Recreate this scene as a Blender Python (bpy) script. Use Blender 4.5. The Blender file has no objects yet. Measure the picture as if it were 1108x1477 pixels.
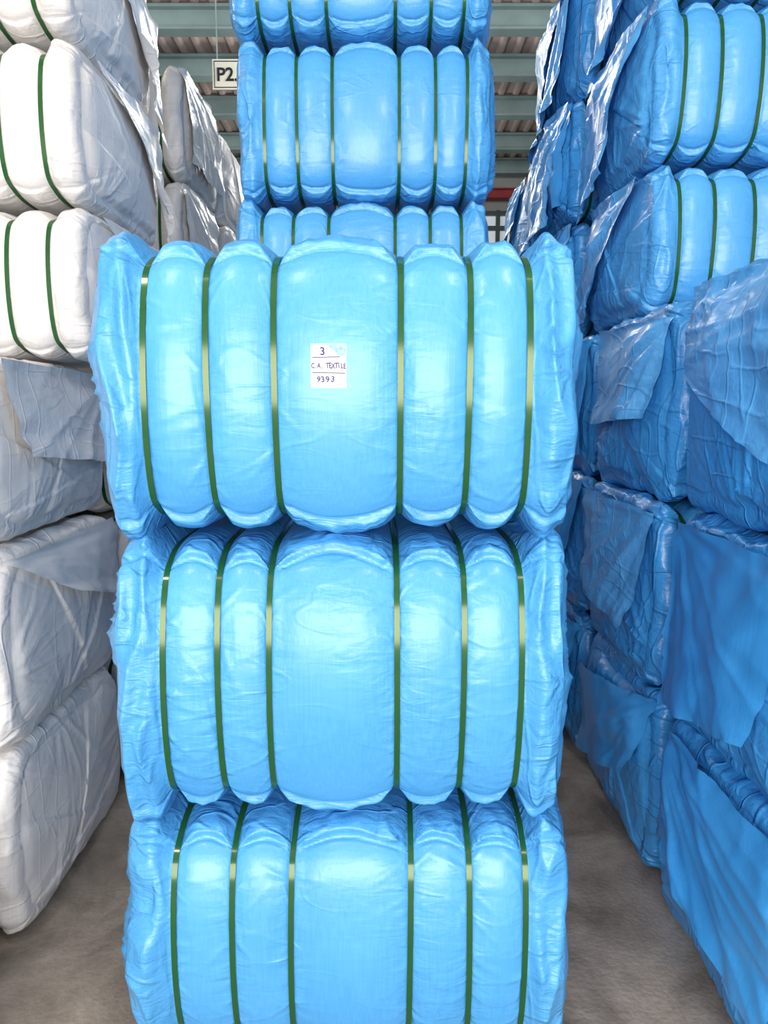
import bpy, math, random
from mathutils import Vector, noise, Matrix
from mathutils.bvhtree import BVHTree
scene=bpy.context.scene
try:
    scene.view_settings.view_transform='Standard'
    scene.view_settings.look='None'
    scene.view_settings.exposure=0.0
except Exception as e: print(e)

# ------------------------------------------------------------ materials
def new_mat(name):
    m=bpy.data.materials.new(name); m.use_nodes=True
    nt=m.node_tree; b=nt.nodes['Principled BSDF']
    return m,nt,b
def N(nt,t,**k):
    n=nt.nodes.new(t)
    for a,v in k.items(): setattr(n,a,v)
    return n
def plastic(name,c1,c2,rough,wr_strength=1.0,coat=0.0,sheet=False,crough=0.2,spec=0.55,crease=0.35):
    m,nt,b=new_mat(name); L=nt.links.new
    tc=N(nt,'ShaderNodeTexCoord')
    mp=N(nt,'ShaderNodeMapping'); mp.inputs['Scale'].default_value=(160,160,3)
    L(tc.outputs['Object'],mp.inputs['Vector'])
    n1=N(nt,'ShaderNodeTexNoise'); n1.inputs['Scale'].default_value=1.0; n1.inputs['Detail'].default_value=2
    L(mp.outputs[0],n1.inputs['Vector'])
    n2=N(nt,'ShaderNodeTexNoise'); n2.inputs['Scale'].default_value=3.5; n2.inputs['Detail'].default_value=4
    L(tc.outputs['Object'],n2.inputs['Vector'])
    add=N(nt,'ShaderNodeMath',operation='MULTIPLY_ADD'); add.inputs[1].default_value=0.45
    L(n1.outputs['Fac'],add.inputs[0])
    mul=N(nt,'ShaderNodeMath',operation='MULTIPLY'); mul.inputs[1].default_value=0.55
    L(n2.outputs['Fac'],mul.inputs[0]); L(mul.outputs[0],add.inputs[2])
    cr=N(nt,'ShaderNodeValToRGB')
    cr.color_ramp.elements[0].position=0.3; cr.color_ramp.elements[0].color=(*c1,1)
    cr.color_ramp.elements[1].position=0.7; cr.color_ramp.elements[1].color=(*c2,1)
    L(add.outputs[0],cr.inputs[0]); L(cr.outputs[0],b.inputs['Base Color'])
    b.inputs['Roughness'].default_value=rough
    b.inputs['Specular IOR Level'].default_value=spec
    b.inputs['Coat Weight'].default_value=coat
    b.inputs['Coat Roughness'].default_value=crough
    at=N(nt,'ShaderNodeAttribute',attribute_name='wr')
    mp2=N(nt,'ShaderNodeMapping'); mp2.inputs['Scale'].default_value=(9,26,34)
    L(tc.outputs['Object'],mp2.inputs['Vector'])
    n3=N(nt,'ShaderNodeTexNoise'); n3.inputs['Scale'].default_value=1.0; n3.inputs['Detail'].default_value=5; n3.inputs['Distortion'].default_value=0.9
    L(mp2.outputs[0],n3.inputs['Vector'])
    mp3=N(nt,'ShaderNodeMapping'); mp3.inputs['Scale'].default_value=(14,7,7); mp3.inputs['Rotation'].default_value=(0.6,0.3,0.5)
    L(tc.outputs['Object'],mp3.inputs['Vector'])
    n4=N(nt,'ShaderNodeTexNoise'); n4.noise_type='RIDGED_MULTIFRACTAL'
    n4.inputs['Scale'].default_value=0.8; n4.inputs['Detail'].default_value=3; n4.inputs['Distortion'].default_value=1.2
    L(mp3.outputs[0],n4.inputs['Vector'])
    s=N(nt,'ShaderNodeMath',operation='MULTIPLY_ADD'); s.inputs[1].default_value=0.5
    L(n4.outputs['Fac'],s.inputs[0]); L(n3.outputs['Fac'],s.inputs[2])
    # thin sharp creases : zero crossings of a stretched, rotated noise
    prev=s.outputs[0]
    for (sc,rot,dst) in (((3.0,2.0,7.0),(0.7,0.2,0.1),0.3),((3.0,7.5,2.2),(-0.5,0.3,0.4),0.25)):
        mq=N(nt,'ShaderNodeMapping'); mq.inputs['Scale'].default_value=sc; mq.inputs['Rotation'].default_value=rot
        L(tc.outputs['Object'],mq.inputs['Vector'])
        nq=N(nt,'ShaderNodeTexNoise'); nq.inputs['Scale'].default_value=1.0; nq.inputs['Detail'].default_value=1.5; nq.inputs['Distortion'].default_value=dst
        L(mq.outputs[0],nq.inputs['Vector'])
        sb=N(nt,'ShaderNodeMath',operation='SUBTRACT'); sb.inputs[1].default_value=0.5; L(nq.outputs['Fac'],sb.inputs[0])
        ab=N(nt,'ShaderNodeMath',operation='ABSOLUTE'); L(sb.outputs[0],ab.inputs[0])
        mr=N(nt,'ShaderNodeMapRange'); mr.interpolation_type='SMOOTHSTEP'; mr.inputs['From Min'].default_value=0.0; mr.inputs['From Max'].default_value=0.035
        mr.inputs['To Min'].default_value=crease; mr.inputs['To Max'].default_value=0.0
        L(ab.outputs[0],mr.inputs['Value'])
        ad=N(nt,'ShaderNodeMath',operation='ADD'); L(prev,ad.inputs[0]); L(mr.outputs[0],ad.inputs[1]); prev=ad.outputs[0]
    w=N(nt,'ShaderNodeMath',operation='MULTIPLY'); L(prev,w.inputs[0])
    if sheet: w.inputs[1].default_value=0.32
    else: L(at.outputs['Fac'],w.inputs[1])
    w2=N(nt,'ShaderNodeMath',operation='MULTIPLY_ADD'); w2.inputs[1].default_value=0.04
    L(n1.outputs['Fac'],w2.inputs[0]); L(w.outputs[0],w2.inputs[2])
    bp=N(nt,'ShaderNodeBump'); bp.inputs['Strength'].default_value=0.9*wr_strength; bp.inputs['Distance'].default_value=0.012
    L(w2.outputs[0],bp.inputs['Height']); L(bp.outputs[0],b.inputs['Normal'])
    return m
M_blue=plastic('blue_woven_plastic',(0.062,0.325,0.70),(0.095,0.405,0.79),0.38,coat=0.24)
M_bluesheet=plastic('blue_loose_sheet',(0.085,0.37,0.76),(0.14,0.47,0.86),0.33,coat=0.3,sheet=True,crease=0.6)
M_blue_shaded=plastic('blue_shaded_plastic',(0.034,0.27,0.64),(0.065,0.365,0.78),0.34,coat=0.3,wr_strength=0.85,crease=0.7)  # same blue wrap, with the shade of the side rows put into its colour
M_white=plastic('white_woven_plastic',(0.66,0.64,0.63),(0.80,0.775,0.755),0.42,coat=0.12,wr_strength=0.5,crease=0.5)
M_whitesheet=plastic('white_loose_sheet',(0.66,0.66,0.67),(0.82,0.80,0.79),0.34,coat=0.25,sheet=True,wr_strength=0.7,crease=0.5)
M_strap,nt,b=new_mat('green_pet_strap')
b.inputs['Base Color'].default_value=(0.013,0.085,0.026,1); b.inputs['Roughness'].default_value=0.14
b.inputs['Specular Tint'].default_value=(1,1,0.6,1); b.inputs['Specular IOR Level'].default_value=0.5
def flat(name,c,r=0.6,metal=0,ns=8,var=0.15,bump=0.0):
    m,nt,b=new_mat(name); L=nt.links.new
    tc=N(nt,'ShaderNodeTexCoord'); n=N(nt,'ShaderNodeTexNoise'); n.inputs['Scale'].default_value=ns; n.inputs['Detail'].default_value=6
    L(tc.outputs['Object'],n.inputs['Vector'])
    cr=N(nt,'ShaderNodeValToRGB'); cr.color_ramp.elements[0].position=0.3; cr.color_ramp.elements[1].position=0.7
    cr.color_ramp.elements[0].color=(*[v*(1-var) for v in c],1); cr.color_ramp.elements[1].color=(*[min(1,v*(1+var)) for v in c],1)
    L(n.outputs['Fac'],cr.inputs[0]); L(cr.outputs[0],b.inputs['Base Color'])
    b.inputs['Roughness'].default_value=r; b.inputs['Metallic'].default_value=metal
    return m
M_paper=flat('label_paper',(0.72,0.66,0.60),0.85,var=0.04)
M_ink=flat('blue_ink',(0.02,0.025,0.20),0.7)
M_black=flat('black_paint',(0.01,0.01,0.01),0.5)
M_teal=flat('teal_sticker',(0.22,0.50,0.56),0.4,ns=90,var=0.6)
M_steel=flat('painted_steel_beam',(0.27,0.38,0.38),0.5,ns=3)
M_roof=flat('corrugated_roof',(0.62,0.50,0.46),0.5,ns=2,var=0.22)
M_wall=flat('wall_cladding',(0.35,0.36,0.35),0.7,ns=1.5)
M_red=flat('red_paint',(0.35,0.03,0.04),0.5)
M_rack=flat('dark_frame_steel',(0.05,0.09,0.09),0.5)
M_sign=flat('sign_board_white',(0.72,0.70,0.60),0.5,var=0.04)
M_floor,nt,b=new_mat('dusty_concrete'); L=nt.links.new
tc=N(nt,'ShaderNodeTexCoord'); n=N(nt,'ShaderNodeTexNoise'); n.inputs['Scale'].default_value=1.9; n.inputs['Detail'].default_value=10; n.inputs['Roughness'].default_value=0.68; n.inputs['Distortion'].default_value=0.4
L(tc.outputs['Object'],n.inputs['Vector'])
cr=N(nt,'ShaderNodeValToRGB'); e=cr.color_ramp.elements
e[0].position=0.38; e[0].color=(0.17,0.14,0.11,1); e[1].position=0.64; e[1].color=(0.44,0.375,0.31,1)
L(n.outputs['Fac'],cr.inputs[0]); L(cr.outputs[0],b.inputs['Base Color']); b.inputs['Roughness'].default_value=0.6
bp=N(nt,'ShaderNodeBump'); bp.inputs['Strength'].default_value=0.3; bp.inputs['Distance'].default_value=0.01
n5=N(nt,'ShaderNodeTexNoise'); n5.inputs['Scale'].default_value=60; n5.inputs['Detail'].default_value=5; L(tc.outputs['Object'],n5.inputs['Vector'])
L(n5.outputs['Fac'],bp.inputs['Height']); L(bp.outputs[0],b.inputs['Normal'])

def emis(name,c,s):
    m=bpy.data.materials.new(name); m.use_nodes=True; nt=m.node_tree
    b=nt.nodes['Principled BSDF']; b.inputs['Emission Color'].default_value=(*c,1); b.inputs['Emission Strength'].default_value=s
    return m
M_added_lamp=emis('added_lamp_glow',(1,0.97,0.9),6)  # glow of the added lamps
M_glass=emis('bright_window_glass',(0.8,0.92,1.0),0.3)

def link(o): scene.collection.objects.link(o); return o
def mesh_obj(name,verts,faces,mat,smooth=False,parent=None):
    me=bpy.data.meshes.new(name); me.from_pydata(verts,[],faces); me.materials.append(mat)
    if smooth: me.polygons.foreach_set('use_smooth',[True]*len(me.polygons))
    me.update(); o=link(bpy.data.objects.new(name,me))
    if parent: o.parent=parent
    return o
def box_data(x0,x1,y0,y1,z0,z1,off=0):
    v=[(x0,y0,z0),(x1,y0,z0),(x1,y1,z0),(x0,y1,z0),(x0,y0,z1),(x1,y0,z1),(x1,y1,z1),(x0,y1,z1)]
    f=[(0,3,2,1),(4,5,6,7),(0,1,5,4),(1,2,6,5),(2,3,7,6),(3,0,4,7)]
    return v,[tuple(i+off for i in q) for q in f]
def boxes(name,lst,mat,parent=None):
    V=[];F=[]
    for bx in lst:
        v,f=box_data(*bx,off=len(V)); V+=v; F+=f
    return mesh_obj(name,V,F,mat,parent=parent)

# ------------------------------------------------------------ bale
NV=lambda x,y,z: noise.noise(Vector((x,y,z)))
def sstep(a,b,x):
    t=max(0,min(1,(x-a)/(b-a))); return t*t*(3-2*t)
def ridge(n,w=3.0):
    return math.exp(-abs(n)*w*2.2)
NEXP=7.0
def secpt(t):
    c,s=math.cos(t),math.sin(t); r=(abs(c)**NEXP+abs(s)**NEXP)**(-1/NEXP); return r*c,r*s
def kdep(sz): return 0.70+0.30*sstep(0.75,0.98,abs(sz))
def bale_mesh(name,seed,mat,W=1.2,H=0.74,D=1.0,nth=300,seg=26,K=34,straps=None,loose=1.0,wrk=1.0,endw=1.0,barrel=0.05,cuff=1.0):
    rnd=random.Random(seed)
    if straps is None: straps=[-0.48,-0.33,-0.16,0.16,0.33,0.48]
    straps=[s+rnd.uniform(-0.005,0.005) for s in straps]
    sw=0.0082; a=D/2-barrel; b=H/2; AM=0.041
    so=seed*7.31
    segs=[]; lo=-W/2
    for i,s in enumerate(straps): segs.append((lo,s-sw)); lo=s+sw
    segs.append((lo,W/2))
    amps=[0.032]+[0.028+rnd.uniform(-0.003,0.003) for _ in range(len(segs)-2)]+[0.032]
    amps[len(segs)//2]=AM
    xs=[]; ns=len(segs)
    for k,(x0,x1) in enumerate(segs):
        n=seg
        if k==ns//2: n=int(seg*1.6)
        for j in range(n+1):
            if 0<k<ns-1:
                s=-math.cos(math.pi*j/n); s2=0.55*s+0.45*(2*j/n-1)
                x=(x0+x1)/2+s2*(x1-x0)/2
                u=max(0,1-abs(s2)**2.2)
                h=amps[k]*(0.62*u+0.38*u**0.4)
                xs.append((x,h,0,min(x-x0,x1-x),0.0,u,k))
            else:
                t=j/n if k==ns-1 else 1-j/n
                tt=math.sin(t*math.pi/2)**0.9 if t<1 else 1
                x=x1-(x1-x0)*tt if k==0 else x0+(x1-x0)*tt
                h=amps[k]*(1-(1-min(1,tt/0.45))**2.2)
                R=0.06
                de=R*(1-(max(0,1-tt**3.0))**(1/2.6))
                xs.append((x,h,de,tt*(x1-x0),sstep(0.0,0.5,tt),0.4,k))
    cres=[]
    for s in straps:
        for _ in range(8):
            cres.append((s,rnd.uniform(-.85,.85)*b,rnd.uniform(-1.1,1.1),rnd.choice((-1,1)),rnd.uniform(0.03,0.12),rnd.uniform(0.0018,0.0042)))
    verts=[];wr=[];faces=[];fm=[]
    th=[]
    for i in range(nth):
        t=2*math.pi*i/nth; th.append(t+0.15*math.sin(4*t))
    sec=[secpt(t) for t in th]
    for (x,h,de,ds,cap,mid,k) in xs:
        side=-1 if x<0 else 1
        near=min(1,ds/0.03)
        act=[c for c in cres if 0<(x-c[0])*c[3]<c[4]]
        for (sy,sz) in sec:
            yy=a*sy; zz=b*sz
            corner=sstep(0.55,0.9,abs(sy*sz))
            kd=kdep(sz)
            dl=(AM-h)*kd+de
            zc=0.835+0.05*mid+0.03*NV(x*7+so,sy*2+sz,k*3.1)
            fr=sstep(0.80,0.93,abs(sy))
            az=abs(sz)
            g=math.exp(-((az-zc+0.012)/0.012)**2)*fr
            lip=sstep(zc,zc+0.018,az)*sstep(0.5,0.9,abs(sy))
            dl+=near*cuff*(0.007*g-0.011*lip*(1-0.5*sstep(zc+0.05,1.0,az)))
            low=0.005*NV(x*3.3+so,yy*3,zz*3)
            fine=0.004*NV(x*8+so,yy*30,zz*42)*math.exp(-ds/0.03)
            cz=NV(x*2.0+so*2,yy*2,zz*2.2+x*3.0)
            crz=0
            for (cs,c0,cm,cd,cl,ca) in act:
                dx_=(x-cs)*cd; f_=1-dx_/cl
                crz+=ca*wrk*math.sin(min(1,dx_/0.02)*math.pi/2)*f_*math.exp(-((zz-c0-cm*dx_)/0.008)**2)
            cr=0.004*(1-abs(NV(x*18+so,yy*9,zz*15+x*9))*3)*lip
            capn=0
            if cap>0:
                ww=1-abs(NV(x*15+so,yy*4+zz*3,zz*3.5))*2.8
                w3=1-abs(NV(x*9+so,yy*13,zz*7+4))*2.8
                capn=cap*loose*(0.013*ww+0.006*w3+0.018*NV(x*4,yy*4+so,zz*4)+0.020*corner*(0.7+NV(so+side*3,sy*2,sz*2)))
            d=-dl+near*(low+fine+cr)+crz+capn
            mm=max(abs(sy),abs(sz))
            Y=yy+sy*d/mm; Z=zz+sz*d/mm
            lim=b+(0.004 if cap==0 else 0.014)
            Z=max(-b-0.006,min(lim,Z))
            bz=max(0,1-(Z/b)**2)
            Y+=(barrel*bz)*(1 if sy>0 else -1)*min(1,abs(sy)*1.2)
            X=x+cap*loose*0.014*NV(so,yy*4,zz*5)
            verts.append((X,Y,Z))
            wr.append(min(1,wrk*(0.07+0.42*math.exp(-ds/0.02)+0.65*cap+0.6*lip+0.3*g+0.35*max(0,cz))))
    nr=len(xs)
    for i in range(nr-1):
        for j in range(nth):
            j2=(j+1)%nth
            faces.append((i*nth+j,i*nth+j2,(i+1)*nth+j2,(i+1)*nth+j)); fm.append(0)
    for side,ring in ((-1,0),(1,nr-1)):
        base=[verts[ring*nth+j] for j in range(nth)]
        lines=[]
        for _ in range(3):
            an=rnd.uniform(0,math.tau); lines.append((math.cos(an),math.sin(an),rnd.uniform(-0.18,0.18),rnd.uniform(0.005,0.011)))
        foci=[]
        sg_=rnd.choice((-1,1))
        foci.append((rnd.uniform(-.9,.9)*a,sg_*b*1.04,-sg_*math.pi/2,rnd.uniform(0,9)))
        foci.append((rnd.uniform(-.9,.9)*a,-sg_*b*1.04,sg_*math.pi/2,rnd.uniform(0,9)))
        s2_=rnd.choice((-1,1))
        foci.append((s2_*a*1.04,rnd.uniform(-.6,.6)*b,math.pi if s2_>0 else 0,rnd.uniform(0,9)))
        pidx=[ring*nth+j for j in range(nth)]
        for kq in range(1,K+1):
            q=1-kq/K
            if kq<K:
                idx=[]
                for j in range(nth):
                    bx,by,bz=base[j]
                    y=by*q; z=bz*q
                    edge=1-sstep(0.88,1.0,q)
                    dx=0.035*(1-q**2.4)+edge*endw*0.022*NV(y*2.2+so,z*2.4,so+side)
                    for (fy,fz,fa,fs) in foci:
                        dy=y-fy; dz=z-fz; dist=math.hypot(dy,dz); ca,sa=math.cos(fa),math.sin(fa)
                        an=math.atan2(-sa*dy+ca*dz,ca*dy+sa*dz)
                        r=ridge(NV(an*2.2+fs,dist*0.4,so),2.0)
                        r2=ridge(NV(an*5+fs,dist*0.5,so+3),2.4)
                        r3=ridge(NV(an*11+fs,dist*0.8,so+6),2.2)
                        dx+=edge*endw*math.exp(-dist/0.26)*(0.020*r+0.009*r2+0.003*r3)
                    for (lc,ls,lo_,hh) in lines:
                        dd=y*lc+z*ls-lo_+0.012*NV(y*3+so,z*3,lc)
                        dx+=edge*hh*sstep(-0.004,0.006,dd)*math.exp(-max(0,dd)*4)
                    cx=side*W/2
                    X=cx+(bx-cx)*q
                    idx.append(len(verts)); verts.append((X+side*dx,y,z)); wr.append(min(1,0.32*wrk*endw+0.06))
            else:
                idx=None; ci=len(verts)
                verts.append((sum(verts[p][0] for p in pidx)/nth,0,0)); wr.append(0.3)
            for j in range(nth):
                j2=(j+1)%nth
                f=(pidx[j],pidx[j2],idx[j2],idx[j]) if idx else (pidx[j],pidx[j2],ci)
                faces.append(tuple(reversed(f)) if side<0 else tuple(f)); fm.append(0)
            pidx=idx
    nst=200
    for s in straps:
        wob=rnd.uniform(-0.004,0.004)
        st=len(verts)
        for i in range(nst):
            t=2*math.pi*i/nst; t=t+0.15*math.sin(4*t); sy,sz=secpt(t)
            for (dxx,off) in ((-0.0075,0.001),(0.0075,0.001),(0.0075,0.0045),(-0.0075,0.0045)):
                d=-AM*kdep(sz)+off
                mm=max(abs(sy),abs(sz))
                Y=a*sy+sy*d/mm; Z=b*sz+sz*d/mm
                Y+=barrel*max(0,1-(Z/b)**2)*(1 if sy>0 else -1)*min(1,abs(sy)*1.2)
                verts.append((s+dxx+wob*math.sin(t),Y,Z)); wr.append(0)
        for i in range(nst):
            i2=(i+1)%nst
            for q in range(4):
                q2=(q+1)%4
                faces.append((st+i*4+q,st+i*4+q2,st+i2*4+q2,st+i2*4+q)); fm.append(1)
    me=bpy.data.meshes.new(name); me.from_pydata(verts,[],faces)
    me.materials.append(mat); me.materials.append(M_strap)
    me.polygons.foreach_set('material_index',fm)
    me.polygons.foreach_set('use_smooth',[True]*len(fm))
    at=me.attributes.new('wr','FLOAT','POINT'); at.data.foreach_set('value',wr)
    me.update()
    try: me.set_sharp_from_angle(angle=math.radians(70))
    except Exception as ex: print(ex)
    return me
def place(me,nm,xc,yf,z0,h,D=1.0,rz=0.0,flip=False,sx=1.0,sy=1.0):
    o=link(bpy.data.objects.new(nm,me))
    o.location=(xc,yf+D*sy/2,z0+h/2); o.scale=(sx,sy,h/0.74)
    o.rotation_euler=(0,0,math.radians(rz)+(math.pi if flip else 0))
    return o
BL='blue_textile_bale'; WH='white_textile_bale'
fA=bale_mesh('bale_a',1,M_blue,nth=420,seg=32,K=20,loose=1.25,barrel=0.075)
fB=bale_mesh('bale_b',2,M_blue,nth=420,seg=32,K=20,straps=[-0.475,-0.33,-0.185,0.155,0.325,0.48],wrk=1.35,loose=1.15,barrel=0.095)
fC=bale_mesh('bale_c',3,M_blue,nth=420,seg=32,K=20,straps=[-0.465,-0.31,-0.15,0.17,0.33,0.485],wrk=1.2,loose=1.1,barrel=0.08)
mD=bale_mesh('bale_d',4,M_blue,nth=280,seg=18,K=24,barrel=0.065)
mE=bale_mesh('bale_e',5,M_blue,nth=280,seg=18,K=24,barrel=0.065)
rA=bale_mesh('bale_r1',6,M_blue_shaded,nth=320,seg=14,K=52,loose=1.0)
rB=bale_mesh('bale_r2',7,M_blue_shaded,nth=320,seg=14,K=52,loose=1.0)
rC=bale_mesh('bale_r3',8,M_blue_shaded,nth=320,seg=14,K=52,loose=1.0)
wA=bale_mesh('bale_w1',9,M_white,nth=280,seg=14,K=40,loose=0.6,endw=0.6,cuff=0.5)
wB=bale_mesh('bale_w2',10,M_white,nth=280,seg=14,K=40,loose=0.6,endw=0.6,cuff=0.5)

# front stack
place(fC,BL,-0.095,1.81,0.0,0.715,rz=-0.5,sx=0.985)
place(fB,BL,-0.115,1.81,0.715,0.775,rz=0.6,sx=0.95)
top=place(fA,BL,-0.11,1.785,1.49,0.745,rz=0.0,sx=0.945)
# rear middle stack
z=0.0
for i,(me,h) in enumerate([(mD,.69),(mE,.69),(mD,.69),(mE,.705),(mD,.72),(mE,.72),(mD,.72)]):
    place(me,BL,-0.10+0.01*math.sin(i*2),3.66+0.02*math.cos(i*3),z,h,rz=(-1)**i*0.5,flip=(i%3==1),sx=0.97); z+=h

# ------------------------------------------------------------ clinging loose film flaps
bvhs={}
def get_bvh(me):
    if me.name not in bvhs:
        bvhs[me.name]=BVHTree.FromPolygons([v.co for v in me.vertices],[p.vertices[:] for p in me.polygons])
    return bvhs[me.name]
def flap(o,side,quad,mat,seed,n=48,amp=0.012,lift=0.04,off=0.012):
    """film sheet clinging to the corridor side end of bale o. quad: 4 (y,z) offsets from the bale centre, first is the gather point"""
    me=o.data; bv=get_bvh(me)
    fl=math.cos(o.rotation_euler[2])<0
    ls=-side if fl else side
    so=seed*2.713
    P=[Vector((-p[0] if fl else p[0],p[1]/o.scale[2])) for p in quad]
    cen=(P[1]+P[2]+P[3])/3-P[0]; fa=math.atan2(cen.y,cen.x); ca,sa=math.cos(fa),math.sin(fa)
    G=[[None]*(n+1) for _ in range(n+1)]; HX=[[0]*(n+1) for _ in range(n+1)]
    for i in range(n+1):
        for j in range(n+1):
            u=i/n; v=j/n
            uu=u+0.025*NV(v*3+so,1,2); vv=v+0.025*NV(u*3+so,5,2)
            p=(P[0]*(1-uu)+P[1]*uu)*(1-vv)+(P[3]*(1-uu)+P[2]*uu)*vv
            G[i][j]=(p.x,p.y,u,v)
            cy=max(-0.43,min(0.43,p.x)); cz=max(-0.30,min(0.30,p.y))
            h=bv.ray_cast(Vector((ls*1.2,cy,cz)),Vector((-ls,0,0)))
            HX[i][j]=h[0].x*ls if h[0] else 0.6
    for _ in range(8):
        H2=[r[:] for r in HX]
        for i in range(1,n):
            for j in range(1,n):
                H2[i][j]=max(HX[i][j]*0.5+0.5*(HX[i-1][j]+HX[i+1][j]+HX[i][j-1]+HX[i][j+1])/4,HX[i][j]-0.003)
        HX=H2
    V=[];F=[]
    for i in range(n+1):
        for j in range(n+1):
            y,zz,u,v=G[i][j]
            dy=y-P[0].x; dz=zz-P[0].y; dist=math.hypot(dy,dz)
            an=math.atan2(-sa*dy+ca*dz,ca*dy+sa*dz)
            r=ridge(NV(an*2.2+so,dist*0.5,so),1.8)
            r2=ridge(NV(u*2.5+so,v*1.6-u*2,so+4),1.8)
            r3=ridge(NV(an*7+so,dist*0.7,so+8),2.0)
            e=lift*(sstep(0.72,1.0,v)*(0.35+0.9*abs(NV(so,u*3,2)))+0.5*sstep(0.8,1,u)*abs(NV(so+5,v*3,1)))
            m_=min(1,dist*4)
            x=HX[i][j]+off+amp*(1.6*r*m_+0.8*r2+0.6*r3*m_)+e
            V.append((x*ls,y,zz))
    for i in range(n):
        for j in range(n):
            k=i*(n+1)+j; F.append((k,k+1,k+n+2,k+n+1))
    return mesh_obj('film_flap',V,F,mat,smooth=True,parent=o)

def stack(mes,nm,xc,yf,hs,z=0,jx=0.025,seed=0,sy=1.0,flapm=None,side=-1,nf=1):
    r=random.Random(seed); out=[]
    for i,h in enumerate(hs):
        o=place(mes[(i+seed)%len(mes)],nm,xc+r.uniform(-jx,jx),yf+r.uniform(-0.015,0.015),z,h,rz=r.uniform(-1.0,1.0),flip=r.random()<0.5,sy=sy); z+=h; out.append(o)
        if flapm:
            for q in range(nf):
                hh=h/2
                k=r.randint(0,3); j=lambda a_,b_: r.uniform(a_,b_)
                if k==0: quad=[(-.44,hh*.95),(.44,hh*.9),(j(.2,.45),-j(0,.2)*h),(-j(.1,.42),-j(.1,.4)*h)]
                elif k==1: quad=[(.44,hh*.95),(.42,-hh*.8),(j(-.1,.2),-j(.1,.3)*h),(-j(.2,.42),hh*.9)]
                elif k==2: quad=[(-.44,hh*.9),(-.40,-hh*.7),(j(0,.3),-j(.2,.45)*h),(j(.1,.4),hh*.9)]
                else: quad=[(-.3,hh*.95),(.44,hh*.95),(.44,-j(.2,.4)*h),(j(-.1,.1),-j(0,.3)*h)]
                flap(o,side,quad,flapm[r.randint(0,len(flapm)-1)],seed*10+i*3+q)
    return out
WX=-1.17-0.63
FW=[M_white,M_whitesheet]
s=stack([wA,wB],WH,WX,2.27,[.69,.68,.61],seed=1,sy=1.10)
flap(s[2],1,[(.46,.27),(-.40,.29),(-.30,-.02),(.44,-.10)],M_whitesheet,51,amp=0.008)
flap(s[1],1,[(-.44,.30),(.44,.31),(.46,-.05),(-.1,.12)],M_white,52,amp=0.008)
s=stack([wB,wA],WH,-1.07-0.62,2.76,[.56,.56,.56,.56],z=1.98,seed=2,sy=1.05)
flap(s[0],1,[(-.30,.26),(.46,.27),(.50,-.22),(.30,-.05)],M_white,55,lift=0.04,amp=0.008)
flap(s[1],1,[(-.30,.26),(.46,.27),(.52,-.30),(.30,-.05)],M_whitesheet,53,lift=0.07,amp=0.009)
flap(s[2],1,[(-.20,.26),(.46,.27),(.50,-.36),(.15,-.1)],M_whitesheet,54,lift=0.07,amp=0.009)
stack([wA,wB],WH,WX+0.02,3.44,[.66,.64,.64],seed=8)
stack([wA,wB],WH,WX+0.06,4.46,[.62]*6,seed=3,flapm=FW,side=1)
stack([wB,wA],WH,WX+0.08,5.52,[.62]*6,seed=4)
stack([rB,rA],BL,WX+0.12,6.6,[.66]*5,seed=5)
place(wB,WH,-1.17-0.63,1.14,0,0.6,rz=1)
# right row (blue)
RX=0.99+0.64
FM=[M_bluesheet,M_blue_shaded]
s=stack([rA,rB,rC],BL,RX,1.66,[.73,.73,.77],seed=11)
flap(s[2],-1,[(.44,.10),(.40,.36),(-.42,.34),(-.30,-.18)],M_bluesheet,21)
flap(s[1],-1,[(.44,.33),(-.44,.34),(-.30,-.16),(.36,-.30)],M_blue_shaded,22,amp=0.013)
flap(s[0],-1,[(.40,.34),(-.40,.33),(-.40,-.20),(.20,-.05)],M_blue_shaded,23,amp=0.013)
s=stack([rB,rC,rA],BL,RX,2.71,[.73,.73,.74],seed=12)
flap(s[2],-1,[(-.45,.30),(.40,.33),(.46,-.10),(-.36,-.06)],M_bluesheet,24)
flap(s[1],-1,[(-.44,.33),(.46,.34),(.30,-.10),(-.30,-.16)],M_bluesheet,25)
flap(s[0],-1,[(-.46,.34),(.42,.20),(.30,-.20),(-.36,.0)],M_blue_shaded,26)
s=stack([mE,mD],BL,RX+0.13,3.36,[.66,.66,.66],z=2.20,seed=13)
flap(s[0],-1,[(-.30,.30),(.46,.31),(.56,-.34),(.10,-.22)],M_bluesheet,27,lift=0.09,amp=0.018)
flap(s[1],-1,[(-.40,.30),(.46,.31),(.56,-.40),(.0,-.26)],M_bluesheet,28,lift=0.10,amp=0.018)
flap(s[2],-1,[(-.40,.30),(.46,.31),(.56,-.40),(.0,-.30)],M_bluesheet,29,lift=0.10,amp=0.018)
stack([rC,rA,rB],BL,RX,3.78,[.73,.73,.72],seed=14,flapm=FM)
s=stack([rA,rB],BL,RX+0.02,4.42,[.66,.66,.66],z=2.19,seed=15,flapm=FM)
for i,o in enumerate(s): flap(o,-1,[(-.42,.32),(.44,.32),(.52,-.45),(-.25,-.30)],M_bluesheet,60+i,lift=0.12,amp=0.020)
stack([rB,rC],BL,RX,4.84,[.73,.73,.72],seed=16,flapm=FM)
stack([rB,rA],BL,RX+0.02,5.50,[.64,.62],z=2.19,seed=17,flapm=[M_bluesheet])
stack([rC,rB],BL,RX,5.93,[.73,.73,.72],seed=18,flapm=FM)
stack([rC,rB],BL,RX,6.98,[.73,.73,.72,.6],seed=19,flapm=FM)

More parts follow.
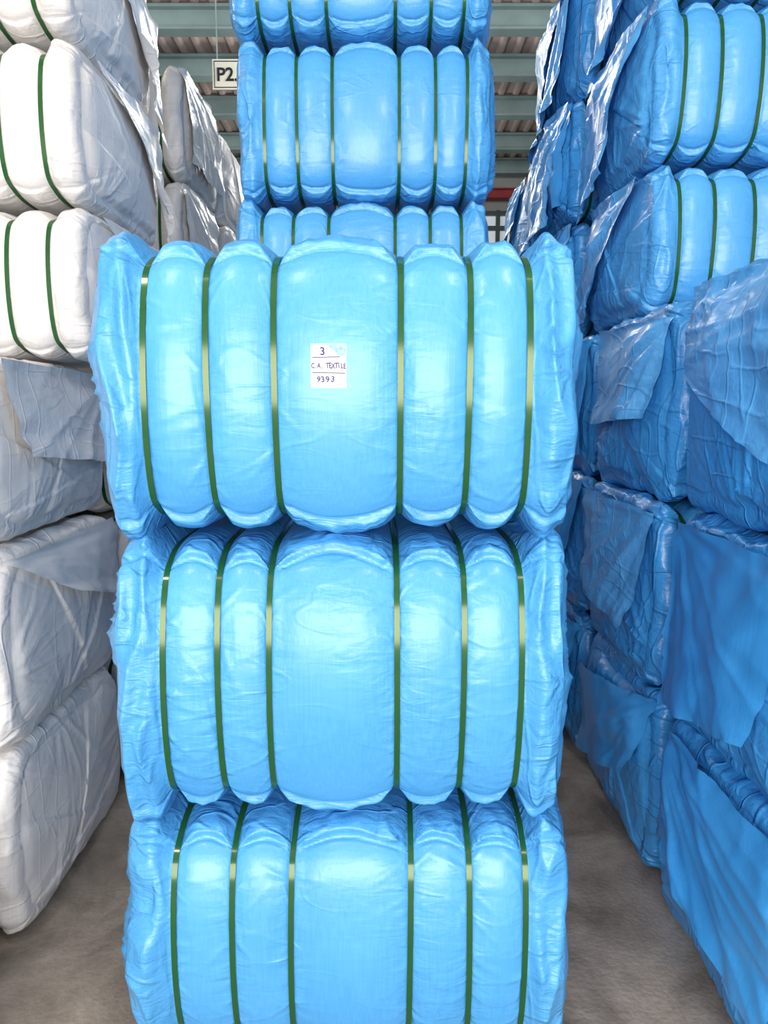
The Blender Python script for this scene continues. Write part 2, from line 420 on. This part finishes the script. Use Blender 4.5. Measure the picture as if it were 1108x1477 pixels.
# ------------------------------------------------------------ paper label on the top bale
bpy.context.view_layer.update()
imw=top.matrix_world.inverted(); bvt=get_bvh(top.data)
def yray(x,z):
    o_=imw@Vector((x,0.5,z)); d_=(imw.to_3x3()@Vector((0,1,0))).normalized()
    h=bvt.ray_cast(o_,d_)
    return (top.matrix_world@h[0]).y if h[0] else 1.785
LX0,LX1,LZ0,LZ1=-0.170,-0.087,1.860,1.961
xm,zm=(LX0+LX1)/2,(LZ0+LZ1)/2
ys={}
for i in (-1,0,1):
    for j in (-1,0,1): ys[i,j]=yray(xm+i*(LX1-LX0)/2,zm+j*(LZ1-LZ0)/2)
def ysurf(x,z):
    u=(x-xm)/((LX1-LX0)/2); v=(z-zm)/((LZ1-LZ0)/2)
    lu=(u*(u-1)/2,1-u*u,u*(u+1)/2); lv=(v*(v-1)/2,1-v*v,v*(v+1)/2)
    return sum(lu[i+1]*lv[j+1]*ys[i,j] for i in (-1,0,1) for j in (-1,0,1))
mx=max(ysurf(LX0+(LX1-LX0)*i/12,LZ0+(LZ1-LZ0)*j/12)-yray(LX0+(LX1-LX0)*i/12,LZ0+(LZ1-LZ0)*j/12) for i in range(13) for j in range(13))
LB=mx+0.001; print('label bridge',mx)
lab=link(bpy.data.objects.new('paper_label',None)); lab.location=(-0.13,1.785,1.90)
bpy.context.view_layer.update()
inv=lab.matrix_world.inverted()
def lchild(name,V,F,mat,smooth=False):
    o=mesh_obj(name,[(inv@Vector(v))[:] for v in V],F,mat,smooth); o.parent=lab; return o
n=14;V=[];F=[]
for i in range(n+1):
    for j in range(n+1):
        x=LX0+(LX1-LX0)*i/n; zz=LZ0+(LZ1-LZ0)*j/n
        V.append((x,ysurf(x,zz)-LB,zz))
for i in range(n):
    for j in range(n):
        k=i*(n+1)+j; F.append((k,k+n+1,k+n+2,k+1))
lchild('sheet',V,F,M_paper,True)
def quadstrip(name,x0,x1,z0,z1,mat,off,m=8,tri=False,slope=0):
    V=[];F=[]
    for i in range(m+1):
        x=x0+(x1-x0)*i/m
        zb=z0 if not tri else z1-(z1-z0)*min(1,(i/m)*1.3+0.15)
        dz=slope*(x-x0)
        V.append((x,ysurf(x,zb+dz)-LB-off,zb+dz)); V.append((x,ysurf(x,z1+dz)-LB-off,z1+dz))
    for i in range(m): F.append((2*i,2*i+2,2*i+3,2*i+1))
    lchild(name,V,F,mat)
ox,oz=LX0+0.180,LZ0-1.850
quadstrip('sticker',-0.138+ox,-0.099+ox,1.923+oz,1.950+oz,M_teal,0.0006,tri=True)
quadstrip('rule_1',-0.176+ox,-0.112+ox,1.9190+oz,1.9206+oz,M_ink,0.0008,slope=0.02)
quadstrip('rule_2',-0.176+ox,-0.100+ox,1.8845+oz,1.8861+oz,M_ink,0.0008,slope=-0.02)
tr_=random.Random(4)
def text(name,s,size,x,z,mat,step,bold=0.00025):
    V=[];F=[]
    x0=x-step*(len(s)-1)/2
    for ci,ch in enumerate(s):
        if ch==' ': continue
        cu=bpy.data.curves.new(name,'FONT'); cu.body=ch; cu.size=size*tr_.uniform(0.92,1.06); cu.align_x='CENTER'; cu.offset=bold; cu.shear=tr_.uniform(-0.1,0.15)
        o=link(bpy.data.objects.new(name+'_tmp',cu)); bpy.context.view_layer.update()
        dg=bpy.context.evaluated_depsgraph_get()
        me=bpy.data.meshes.new_from_object(o.evaluated_get(dg)); bpy.data.objects.remove(o)
        an=tr_.uniform(-0.10,0.10); dz=tr_.uniform(-0.0008,0.0008); k=len(V)
        cw=0.72 if step<0.008 else 1
        for v in me.vertices:
            xx=x0+ci*step+cw*v.co.x*math.cos(an)-v.co.y*math.sin(an); zz=z+dz+v.co.x*math.sin(an)+v.co.y*math.cos(an)
            V.append((xx,ysurf(xx,zz)-LB-0.001,zz))
        F+=[tuple(i+k for i in p.vertices) for p in me.polygons]
    lchild(name,V,F,mat)
text('text_number','3',0.027,-0.152+ox,1.926+oz,M_ink,0.01)
text('text_name','C.A. TEXTILE',0.0175,-0.1375+ox,1.895+oz,M_ink,0.0067)
text('text_code','9393',0.019,-0.146+ox,1.864+oz,M_ink,0.0110)

# ------------------------------------------------------------ building shell
boxes('floor',[(-8,8,-5,14.2,-0.1,0.0)],M_floor)
boxes('wall_left',[(-8.1,-8,-5,14.2,0,6.1)],M_wall)
boxes('wall_right',[(8,8.1,-5,14.2,0,6.1)],M_wall)
boxes('wall_back',[(-8,8,14,14.2,0,6.1)],M_wall)
V=[];F=[]; nx=640
for i in range(nx+1):
    x=-8+16*i/nx; ph=(x/0.20)%1.0
    zz=6.0+0.035*(sstep(0.1,0.25,ph)-sstep(0.75,0.9,ph))
    V+= [(x,-5,zz),(x,14,zz)]
for i in range(nx): F.append((2*i,2*i+1,2*i+3,2*i+2))
mesh_obj('ceiling',V,F,M_roof)
pur=[]
for y in (1,2.3,3.6,4.9,6.2,7.4,8.7,9.85,11.1,12.5,13.7):
    pur+=[(-8,8,y-0.09,y+0.09,5.74,5.765),(-8,8,y-0.012,y+0.012,5.765,5.96),(-8,8,y-0.09,y+0.09,5.96,5.99)]
boxes('roof_purlins',pur,M_steel)
tr=[]
for x in (-3.2,2.9):
    tr+=[(x-0.1,x+0.1,-5,14,5.52,5.54),(x-0.01,x+0.01,-5,14,5.54,5.74),(x-0.1,x+0.1,-5,14,5.72,5.74)]
boxes('roof_girders',tr,M_steel)
boxes('red_crane_beam',[(-8,8,13.6,13.8,5.34,5.37),(-8,8,13.68,13.72,5.37,5.48),(-8,8,13.6,13.8,5.48,5.50)],M_red)
fr=[]
for x in [i*0.4-7.6 for i in range(39)]: fr.append((x-0.035,x+0.035,13.88,13.95,2.2,5.2))
for zz in [2.2+0.3*i for i in range(10)]+[5.15]: fr.append((-7.8,7.8,13.87,13.96,zz-0.035,zz+0.035))
w=link(bpy.data.objects.new('window_1',None))
boxes('frame',fr,M_rack,parent=w); boxes('glass',[(-7.7,7.7,13.965,13.985,2.2,5.15)],M_glass,parent=w)
sg=link(bpy.data.objects.new('location_sign',None)); sg.location=(-1.36,7.4,4.80)
boxes('board',[(-0.20,0.20,-0.01,0.01,-0.13,0.13)],M_sign,parent=sg)
boxes('border',[(-0.185,0.185,-0.013,-0.01,0.107,0.115),(-0.185,0.185,-0.013,-0.01,-0.115,-0.107),(-0.185,-0.179,-0.013,-0.01,-0.115,0.115),(0.179,0.185,-0.013,-0.01,-0.115,0.115)],M_black,parent=sg)
boxes('hanger',[(-0.16,-0.15,-0.005,0.005,0.13,0.95),(0.15,0.16,-0.005,0.005,0.13,0.95)],M_steel,parent=sg)
cu=bpy.data.curves.new('lettering','FONT'); cu.body='P2.3'; cu.size=0.16; cu.offset=0.003; cu.extrude=0.002
o=link(bpy.data.objects.new('lettering',cu)); o.parent=sg; o.location=(-0.165,-0.014,-0.055); o.rotation_euler=(math.pi/2,0,0); cu.materials.append(M_black)

for (x,y) in ((-1.6,0.2),(1.4,0.2),(-0.1,6.9),(3.4,4.2),(-3.6,5.0),(-0.6,10.5)):  # unseen lamps, added to brighten the roof and the bale tops
    p=link(bpy.data.objects.new('added_ceiling_lamp',None)); p.location=(x,y,5.1)
    boxes('housing',[(-0.7,0.7,-0.09,0.09,0.0,0.07)],M_sign,parent=p)
    boxes('tube',[(-0.66,0.66,-0.05,0.05,-0.04,0.0)],M_added_lamp,parent=p)
    boxes('rods',[(-0.5,-0.49,-0.005,0.005,0.07,0.88),(0.49,0.5,-0.005,0.005,0.07,0.88)],M_steel,parent=p)
    ld=bpy.data.lights.new('added_lamp_light','POINT'); ld.shadow_soft_size=0.22; ld.energy=85; ld.color=(1,0.97,0.92)
    lo=link(bpy.data.objects.new('added_lamp_light',ld)); lo.parent=p; lo.location=(0,0,-0.38)
ld=bpy.data.lights.new('doorway_daylight','AREA'); ld.shape='RECTANGLE'; ld.size=6; ld.size_y=2.6; ld.energy=600; ld.color=(1,0.975,0.94)
lo=link(bpy.data.objects.new('doorway_daylight',ld)); lo.location=(-0.7,-4.8,2.5); lo.rotation_euler=(math.radians(90),0,0)

wd=bpy.data.worlds.new('World'); scene.world=wd; wd.use_nodes=True
bg=wd.node_tree.nodes['Background']; bg.inputs[0].default_value=(0.94,0.97,1,1); bg.inputs[1].default_value=1.1

cam=bpy.data.cameras.new('camera'); co=link(bpy.data.objects.new('camera',cam)); scene.camera=co
cam.sensor_fit='VERTICAL'; cam.sensor_height=24; cam.lens=24*1095/1477
co.location=(0,0,1.82); co.rotation_euler=(math.radians(82),0,0)
cam.clip_start=0.05
